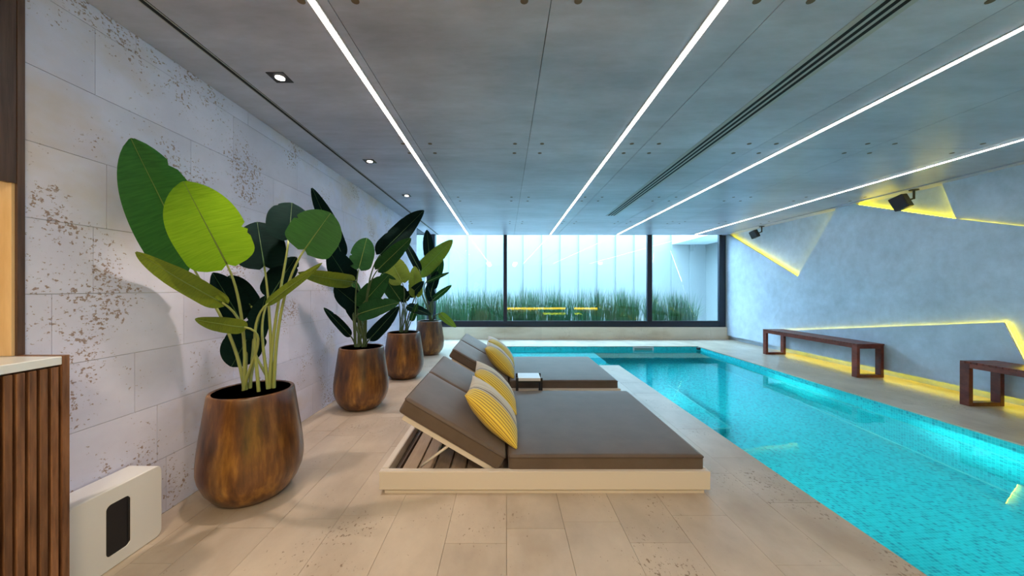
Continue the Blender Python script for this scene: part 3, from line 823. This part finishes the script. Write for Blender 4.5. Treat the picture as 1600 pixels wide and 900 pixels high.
def potted_plant(uc, yc, label, leaves, feet, thick, dark_stalk=False, split_seed=1):
    root = empty('potted_plant', ((uc - 790) * yc / F, yc, 0)); R0 = Vector(root.location)
    tag(root, label, 'potted plant', 'banana plants in brown pots along the stone wall')
    pot = lathe('pot', POT_PROF, M['pot'], root, 48)
    lathe('pot_lining', INNER, M['pot_inside'], pot, 48)
    lathe('soil', [(0.001, 0.52), (0.222, 0.52), (0.222, 0.545), (0.001, 0.56)], M['soil'], root, 32)
    feet3 = [at(fu, 450 + (EYE - 0.62) * F / yc, yc + fdy) for fu, fdy in feet]
    for f_ in feet3: f_.z = 0.53
    for idx, (bu, bv, tu, tv, wpx, yb, yt, nrm, kind, foot, sag, fold) in enumerate(leaves):
        b = at(bu, bv, clampy(bu, yc + yb, 0)); t = at(tu, tv, clampy(tu, yc + yt, wpx * 0.35))
        Ln = (t - b).length; W = wpx * (yc + (yb + yt) / 2) / F
        me, mid = leaf_mesh(Ln * 1.02, W, sag, fold, idx + split_seed * 11, 2 if W > 0.12 else 1)
        y = (t - b).normalized()
        view = (Vector((0, 0, EYE)) - (b + t) / 2).normalized()
        n = (view + Vector(nrm)).normalized()
        z = (n - y * n.dot(y)).normalized(); x = y.cross(z)
        # tilt so that the sagging tip still meets t
        mat_ = Matrix((x, y, z)).transposed().to_4x4()
        ang = math.atan(sag)
        mat_ = mat_ @ Matrix.Rotation(ang, 4, 'X')
        o = link('leaf', me, M['leaf_' + kind], root)
        o.matrix_local = Matrix.Translation(b - R0) @ mat_
        rb = tube('midrib', [Vector(p) + Vector((0, 0, 0.0012)) for p in mid], [max(0.0012, thick * 0.55 * (1 - k / 13)) for k in range(13)],
                  M['rib_dark'] if kind == 'dark' else M['rib'], None, 6)
        rb.parent = o
        f0 = feet3[foot] + Vector((random.uniform(-.02, .02), random.uniform(-.02, .02), 0))
        Lf = (b - f0).length
        p1 = f0 + Vector((0, 0, Lf * 0.45)); p2 = b - y * min(Lf * 0.3, 0.22) if y.z > -0.2 else b + Vector((0, 0, 0.06)) - Vector((y.x, y.y, 0)) * 0.08
        pts = [p - R0 for p in bez(f0, p1, p2, b)]
        n_ = len(pts)
        st = tube('stalk', pts, [thick * (1.35 - 0.75 * k / n_) for k in range(n_)], M['stalk_dark'] if dark_stalk else M['stalk'], None, 8)
        st.parent = root
# base(u,v) tip(u,v) width_px  dy_base dy_tip  extra normal  kind foot sag fold
p1 = [
    (300, 414, 207, 221, 84, -0.02, 0.05, (0.3, 0.0, 0.0), 'mid', 0, 0.04, 0.10),
    (354, 412, 288, 286, 98, -0.26, -0.56, (0, 0, 0.1), 'bright', 0, 0.03, 0.06),
    (346, 472, 216, 396, 38, -0.25, -0.60, (0, 0.2, -0.7), 'olive', 0, 0.10, 0.12),
    (413, 416, 402, 348, 66, 0.02, 0.12, (0, 0, -0.35), 'dark', 1, 0.06, 0.05),
    (451, 374, 456, 318, 64, 0.05, 0.15, (0.1, 0, -0.35), 'dark', 1, 0.06, 0.05),
    (476, 390, 516, 334, 74, -0.06, -0.02, (0, 0, 0.3), 'mid', 1, 0.06, 0.08),
    (424, 462, 462, 403, 46, 0.10, 0.2, (-0.6, 0, 0.2), 'dark', 1, 0.06, 0.25),
    (374, 498, 333, 428, 46, 0.14, 0.2, (0.5, 0, 0.2), 'dark', 0, 0.08, 0.2),
    (392, 478, 358, 432, 34, 0.16, 0.24, (0.2, 0, 0), 'dark', 0, 0.08, 0.1),
    (398, 530, 415, 463, 34, 0.12, 0.16, (-0.4, 0, 0), 'dark', 1, 0.05, 0.2),
    (381, 511, 307, 499, 28, -0.2, -0.36, (0, 0.1, -0.5), 'olive', 0, 0.12, 0.15),
    (392, 520, 362, 572, 54, 0.14, 0.14, (0, 0, 0.1), 'dark', 0, 0.02, 0.05),
    (420, 473, 502, 412, 15, -0.10, -0.16, (0.2, 0, 0.3), 'olive', 2, 0.06, 0.3),
]
potted_plant(395, 2.28, 'banana-leaved plant in a brown bronze pot, nearest of the row and largest in view', p1, [(385, 0), (424, 0.02), (405, -0.05)], 0.0085, False, 1)
p2 = [
    (534, 397, 488, 296, 25, 0.10, 0.15, (0.2, 0, 0.2), 'dark', 0, 0.04, 0.2),
    (550, 440, 468, 426, 24, -0.05, -0.12, (0, 0.1, -0.2), 'olive', 0, 0.10, 0.2),
    (546, 443, 512, 389, 40, 0.08, 0.12, (0.2, 0, 0.2), 'dark', 0, 0.05, 0.1),
    (561, 419, 573, 373, 35, 0.0, 0.06, (0, 0, 0.2), 'deep', 0, 0.05, 0.08),
    (596, 396, 661, 330, 33, -0.02, 0.0, (-0.3, 0, 0.2), 'dark', 1, 0.05, 0.25),
    (592, 420, 641, 373, 25, -0.06, -0.06, (0.1, 0, 0.3), 'deep', 1, 0.05, 0.25),
    (570, 470, 590, 440, 26, 0.06, 0.1, (0.1, 0, 0.1), 'dark', 1, 0.06, 0.12),
    (556, 470, 548, 436, 22, 0.12, 0.16, (0.1, 0, 0.1), 'deep', 0, 0.06, 0.12),
    (562, 480, 523, 448, 34, 0.12, 0.2, (0.1, 0, 0.2), 'dark', 0, 0.06, 0.1),
    (564, 500, 542, 464, 26, 0.1, 0.12, (0.3, 0, 0.2), 'dark', 0, 0.05, 0.1),
    (564, 478, 606, 431, 34, 0.0, 0.0, (0, 0, 0.4), 'deep', 1, 0.08, 0.15),
    (563, 490, 621, 474, 32, -0.08, -0.12, (0, 0, 0.5), 'deep', 1, 0.14, 0.15),
    (579, 528, 622, 480, 22, -0.1, -0.14, (0.3, 0, 0), 'dark', 1, 0.1, 0.2),
    (546, 523, 507, 482, 14, -0.02, 0.0, (0, 0, 0.2), 'dark', 0, 0.1, 0.2),
]
potted_plant(565, 3.93, 'banana-leaved plant in a brown pot, second of the row from the camera', p2, [(558, 0), (570, 0)], 0.009, True, 2)
p3 = [
    (628, 441, 608, 402, 36, 0.0, 0.05, (0, 0, 0.2), 'olive', 0, 0.05, 0.08),
    (625, 468, 597, 428, 27, 0.0, 0.0, (0.1, 0, 0), 'deep', 0, 0.05, 0.08),
    (650, 462, 648, 417, 22, 0.0, 0.05, (0.1, 0, 0), 'olive', 1, 0.06, 0.1),
    (655, 421, 630, 373, 13, 0.1, 0.1, (0, 0, 0.1), 'dark', 1, 0.04, 0.1),
    (638, 479, 673, 492, 15, 0.0, -0.05, (0, 0, 0.4), 'dark', 1, 0.1, 0.2),
    (634, 470, 622, 446, 18, 0.05, 0.08, (0.1, 0, 0.1), 'dark', 0, 0.06, 0.1),
    (643, 500, 652, 474, 10, -0.05, -0.05, (0.1, 0, 0.1), 'deep', 1, 0.06, 0.1),
    (617, 450, 600, 408, 14, 0.1, 0.15, (0.2, 0, 0.2), 'deep', 0, 0.08, 0.2),
    (640, 462, 662, 440, 14, 0.0, 0.0, (0.1, 0, 0.2), 'dark', 1, 0.08, 0.2),
]
potted_plant(631, 5.23, 'banana-leaved plant in a brown pot, third of the row from the camera', p3, [(626, 0), (635, 0)], 0.009, True, 3)
p4 = [
    (655, 427, 706, 376, 26, 0.0, 0.0, (0.1, 0, 0.1), 'olive', 0, 0.08, 0.12),
    (671, 402, 667, 360, 17, 0.08, 0.1, (0, 0, 0.1), 'dark', 0, 0.04, 0.1),
    (678, 437, 691, 405, 17, 0.1, 0.1, (0, 0, 0.1), 'deep', 0, 0.04, 0.1),
    (668, 440, 701, 426, 7, -0.1, -0.15, (0, 0, 0.3), 'deep', 0, 0.06, 0.1),
    (677, 468, 705, 446, 10, 0.0, 0.0, (0, 0, 0.3), 'deep', 0, 0.06, 0.2),
    (688, 491, 712, 511, 12, -0.1, -0.15, (0, 0, 0.2), 'olive', 0, 0.06, 0.1),
    (676, 469, 668, 446, 15, 0.0, 0.0, (0, 0, 0.1), 'dark', 0, 0.04, 0.1),
    (675, 450, 683, 424, 15, 0.0, 0.0, (0, 0, 0.1), 'dark', 0, 0.04, 0.1),
]
potted_plant(671, 7.05, 'banana-leaved plant in a brown pot by the window corner, farthest of the row', p4, [(674, 0)], 0.014, True, 4)

# ================================================================== DAYBEDS
def cushion_mesh(name, x0, x1, y0, y1, z0, z1, r=0.028, puff=0.008):
    bm = bmesh.new(); box_bm(bm, x0, x1, y0, y1, z0, z1)
    bmesh.ops.bevel(bm, geom=bm.edges[:], offset=r, segments=4, affect='EDGES', profile=0.6)
    bmesh.ops.subdivide_edges(bm, edges=[e for e in bm.edges if e.calc_length() > 0.3], cuts=8, use_grid_fill=True)
    cx, cy = (x0 + x1) / 2, (y0 + y1) / 2
    for v in bm.verts:
        if v.co.z > (z0 + z1) / 2:
            fx = max(0, 1 - ((v.co.x - cx) / (x1 - x0) * 2) ** 2); fy = max(0, 1 - ((v.co.y - cy) / (y1 - y0) * 2) ** 2)
            v.co.z += puff * (fx * fy) ** 0.4 + 0.004 * noise.noise(v.co * 4)
    me = bpy.data.meshes.new(name); bm.to_mesh(me); bm.free(); return me
def piping_loop(x0, x1, y0, y1, z, r=0.004, c=0.02):
    pts = []
    for cx, cy, a0 in ((x1 - c, y1 - c, 0), (x0 + c, y1 - c, PI / 2), (x0 + c, y0 + c, PI), (x1 - c, y0 + c, 1.5 * PI)):
        for k in range(5):
            a = a0 + k * PI / 8; pts.append(Vector((cx + c * math.cos(a), cy + c * math.sin(a), z)))
    bm = bmesh.new(); n = len(pts); rings = []
    for i, p in enumerate(pts):
        d = (pts[(i + 1) % n] - pts[i - 1]).normalized(); sx = Vector((d.y, -d.x, 0))
        rings.append([bm.verts.new(p + sx * r * math.cos(a) + Vector((0, 0, r * math.sin(a)))) for a in [q * PI / 3 for q in range(6)]])
    for i in range(n):
        A, B = rings[i], rings[(i + 1) % n]
        for k in range(6): bm.faces.new([A[k], A[(k + 1) % 6], B[(k + 1) % 6], B[k]])
    bmesh.ops.recalc_face_normals(bm, faces=bm.faces[:])
    me = bpy.data.meshes.new('piping'); bm.to_mesh(me); bm.free(); return me
def make_daybed():
    r = empty('double_daybed', (0, 2.254, 0))
    X0, X1, D = -0.797, 1.29, 1.516
    # local y from 0
    def bx(name, lst, m, parent=r, bevel=0.0, seg=2):
        bm = bmesh.new()
        for b in lst: box_bm(bm, *b)
        if bevel: bmesh.ops.bevel(bm, geom=bm.edges[:], offset=bevel, segments=seg, affect='EDGES')
        me = bpy.data.meshes.new(name); bm.to_mesh(me); bm.free(); return link(name, me, m, parent)
    t = 0.045
    bx('front_rail', [(X0, X1, 0, t, 0.028, 0.145)], M['daybed_frame'], bevel=0.004)
    bx('back_rail', [(X0, X1, D - t, D, 0.028, 0.145)], M['daybed_frame'], bevel=0.004)
    bx('side_rail', [(X0, X0 + t, t, D - t, 0.028, 0.145)], M['daybed_frame'], bevel=0.004)
    bx('side_rail', [(X1 - t, X1, t, D - t, 0.028, 0.145)], M['daybed_frame'], bevel=0.004)
    bx('plinth', [(X0 + 0.03, X1 - 0.03, 0.018, 0.06, 0, 0.03), (X0 + 0.03, X1 - 0.03, D - 0.06, D - 0.03, 0, 0.03),
                  (X0 + 0.03, X0 + 0.06, 0.06, D - 0.06, 0, 0.03), (X1 - 0.06, X1 - 0.03, 0.06, D - 0.06, 0, 0.03)], M['daybed_frame'])
    bx('inner_ledge', [(X0 + t, X0 + t + 0.03, t, D - t, 0.028, 0.07)], M['piping'])
    x = X0 + t + 0.035
    while x < 1.2:
        bx('slat', [(x, min(x + 0.10, 1.24), t, D - t, 0.03, 0.048)], M['plank'], bevel=0.002, seg=1); x += 0.112
    seat = link('seat_cushion', cushion_mesh('seat_cushion', 0.018, 1.268, 0.03, D - 0.03, 0.105, 0.232), M['taupe'], r, True)
    link('piping', piping_loop(0.018, 1.268, 0.03, D - 0.03, 0.218), M['piping'], seat, True)
    bx('seat_deck', [(0.02, 1.24, t, D - t, 0.085, 0.104)], M['plank'])
    ang = math.radians(30.5)
    for k, (y0, y1) in enumerate(((0.035, 0.752), (0.764, D - 0.035))):
        e_me = cushion_mesh('back_cushion', -0.745, 0.0, 0, y1 - y0, 0.0, 0.108)
        bc = link('back_cushion', e_me, M['taupe'], r, True)
        bc.location = (0.064, y0, 0.115)     # hinge line, lower edge of the cushion
        bc.location = (-0.05, y0, 0.128)
        bc.rotation_euler = (0, ang, 0)
        link('piping', piping_loop(-0.745, 0.0, 0, y1 - y0, 0.094), M['piping'], bc, True)
        bf = boxes('back_support', [(-0.70, -0.02, 0.02, 0.05, -0.034, -0.002), (-0.70, -0.02, y1 - y0 - 0.05, y1 - y0 - 0.02, -0.034, -0.002),
                                    (-0.70, -0.66, 0.05, y1 - y0 - 0.05, -0.034, -0.002), (-0.36, -0.32, 0.05, y1 - y0 - 0.05, -0.030, -0.004)], M['daybed_frame'], None)
        bf.parent = bc
        # folding strut, from support down to the slats
        st = tube('strut', [Vector((-0.345, 0.04, -0.02)), Vector((-0.44, 0.04, -0.265 + 0.02))], 0.009, M['daybed_frame'], None, 6)
        st.parent = bc
    return r
def copy_tree(o, parent=None):
    c = o.copy(); COL.objects.link(c)
    if parent is not None: c.parent = parent
    for ch in o.children: copy_tree(ch, c)
    return c
bed = make_daybed()
tag(bed, 'low double daybed with taupe cushions, the nearer one with its cream frame in full view', 'daybed', 'poolside daybeds')
bed2 = copy_tree(bed); bed2.location.y += 1.85; bed2.location.x += 0.03
bed2['label'] = 'low double daybed with taupe cushions, the farther one behind the small white table'

def make_pillow():
    n = 28; A, B, T = 0.51, 0.57, 0.10
    bm = bmesh.new(); uv = bm.loops.layers.uv.new('UVMap')
    layers = []
    for side in (1, -1):
        g = []
        for i in range(n + 1):
            row = []
            for j in range(n + 1):
                s, t = i / n * 2 - 1, j / n * 2 - 1
                prof = (max(0, 1 - s ** 2) ** 0.55) * (max(0, 1 - t ** 2) ** 0.55)
                pin = 1 - 0.075 * (1 - s * s) * abs(t) ** 3; pin2 = 1 - 0.075 * (1 - t * t) * abs(s) ** 3
                z = side * T * prof + 0.006 * noise.noise(Vector((s * 3, t * 3, side)))*(prof)
                co = (A / 2 * s * pin2, B / 2 * t * pin, z)
                if side == -1 and (i in (0, n) or j in (0, n)): row.append(layers[0][i][j])
                else: row.append(bm.verts.new(co))
            g.append(row)
        layers.append(g)
        for i in range(n):
            for j in range(n):
                q = [(i, j), (i + 1, j), (i + 1, j + 1), (i, j + 1)]
                if side < 0: q = q[::-1]
                f = bm.faces.new([g[a][b] for a, b in q]); f.smooth = True
                for lp, (a, b) in zip(f.loops, q): lp[uv].uv = (a / n, b / n)
    me = bpy.data.meshes.new('pillow'); bm.to_mesh(me); bm.free()
    return me
pil_me = make_pillow()
def pillow(yc, dx, ang, rz, label, z=0.40):
    o = link('pillow', pil_me, M['pillow']); o.location = (-0.115 + dx, yc, z)
    o.rotation_euler = (0, math.radians(ang), math.radians(rz))
    tag(o, label, 'pillow', 'striped yellow pillows on the daybeds'); return o
pillow(2.655, 0.02, 46, 0, 'yellow striped pillow on the nearer daybed, closest to the camera', 0.405)
pillow(3.27, 0.02, 45, 3, 'yellow and beige pillow on the nearer daybed, behind the closest one', 0.405)
pillow(4.505, 0.045, 46, 0, 'yellow striped pillow on the farther daybed, nearer of its two', 0.405)
pillow(5.12, 0.045, 45, 3, 'beige and yellow pillow on the farther daybed, beside the pool arm', 0.405)

# ---- small table between the daybeds
tb = empty('side_table', (0.26, 3.96, 0)); tag(tb, 'small side table with white top and black legs between the daybeds', 'table')
tx0, tx1, ty0, ty1 = 0.115, 0.395, 3.83, 4.06
boxes('table_top', [(tx0 + 0.02, tx1 - 0.02, ty0, ty1, 0.305, 0.338)], M['white'], tb, 0.003, 1)
for xx in (tx0, tx1 - 0.022):
    for yy in (ty0 - 0.002, ty1 - 0.02):
        boxes('leg', [(xx, xx + 0.022, yy, yy + 0.022, 0.0, 0.337)], M['black_matt'], tb)
boxes('apron', [(tx0 + 0.022, tx1 - 0.022, ty0 + 0.004, ty0 + 0.02, 0.285, 0.304), (tx0 + 0.022, tx1 - 0.022, ty1 - 0.02, ty1 - 0.004, 0.285, 0.304)], M['black_matt'], tb)

# ================================================================== BENCHES
def make_bench(y0, label):
    Lb, X0, X1, H = 1.90, 5.09, 5.48, 0.49
    r = empty('wooden_bench', (X0, y0, 0))
    W_ = X1 - X0
    def bx(name, lst, bevel=0.003):
        bm = bmesh.new()
        for b in lst: box_bm(bm, *b)
        bmesh.ops.bevel(bm, geom=bm.edges[:], offset=bevel, segments=1, affect='EDGES')
        me = bpy.data.meshes.new(name); bm.to_mesh(me); bm.free(); return link(name, me, M['red_wood'], r)
    for ya in (0.0, Lb - 0.085):
        yb = ya + 0.085
        bx('leg', [(0, 0.045, ya, yb, 0, H - 0.02)]); bx('leg', [(W_ - 0.045, W_, ya, yb, 0, H - 0.02)])
        bx('foot_rail', [(0.045, W_ - 0.045, ya, yb, 0, 0.04)])
        bx('top_rail', [(0.045, W_ - 0.045, ya, yb, H - 0.07, H - 0.02)])
    bx('long_rail', [(0, 0.03, 0.085, Lb - 0.085, H - 0.07, H - 0.02)]); bx('long_rail', [(W_ - 0.03, W_, 0.085, Lb - 0.085, H - 0.07, H - 0.02)])
    y = -0.005; first = None
    while y < Lb - 0.03:
        if first is None:
            first = bx('slat', [(-0.008, W_ + 0.004, 0, 0.043, H - 0.02, H)], 0.002); first.location = (0, y, 0)
        else:
            c = first.copy(); COL.objects.link(c); c.location = (0, y, 0)
        y += 0.0501
    tag(r, label, 'bench', 'wooden benches along the cement wall'); return r
make_bench(5.19, 'long red-brown slatted wooden bench, whole in view, farther from the camera')
make_bench(2.12, 'red-brown slatted wooden bench cut off by the right edge of the frame')

# ================================================================== POOL FITTINGS
sk = empty('pool_skimmer', (3.07, PY1, -0.02)); tag(sk, 'white framed skimmer opening in the far mosaic wall of the pool', 'skimmer')
boxes('skimmer_frame', [(2.84, 2.87, PY1 - 0.02, PY1, -0.17, -0.015), (3.27, 3.30, PY1 - 0.02, PY1, -0.17, -0.015), (2.87, 3.27, PY1 - 0.02, PY1, -0.035, -0.015)], M['white'], sk)
boxes('skimmer_flap', [(2.87, 3.27, PY1 - 0.008, PY1, -0.16, -0.035)], simple('skimmer_grey', (0.20, 0.30, 0.29), 0.6), sk)
sk2 = empty('cover_anchor', (4.28, 7.86, 0)); tag(sk2, 'small black anchor at the far right corner of the pool', 'anchor')
boxes('anchor_plate', [(4.24, 4.30, 7.90, 7.97, -0.065, -0.02)], M['black_matt'], sk2, 0.006, 1)
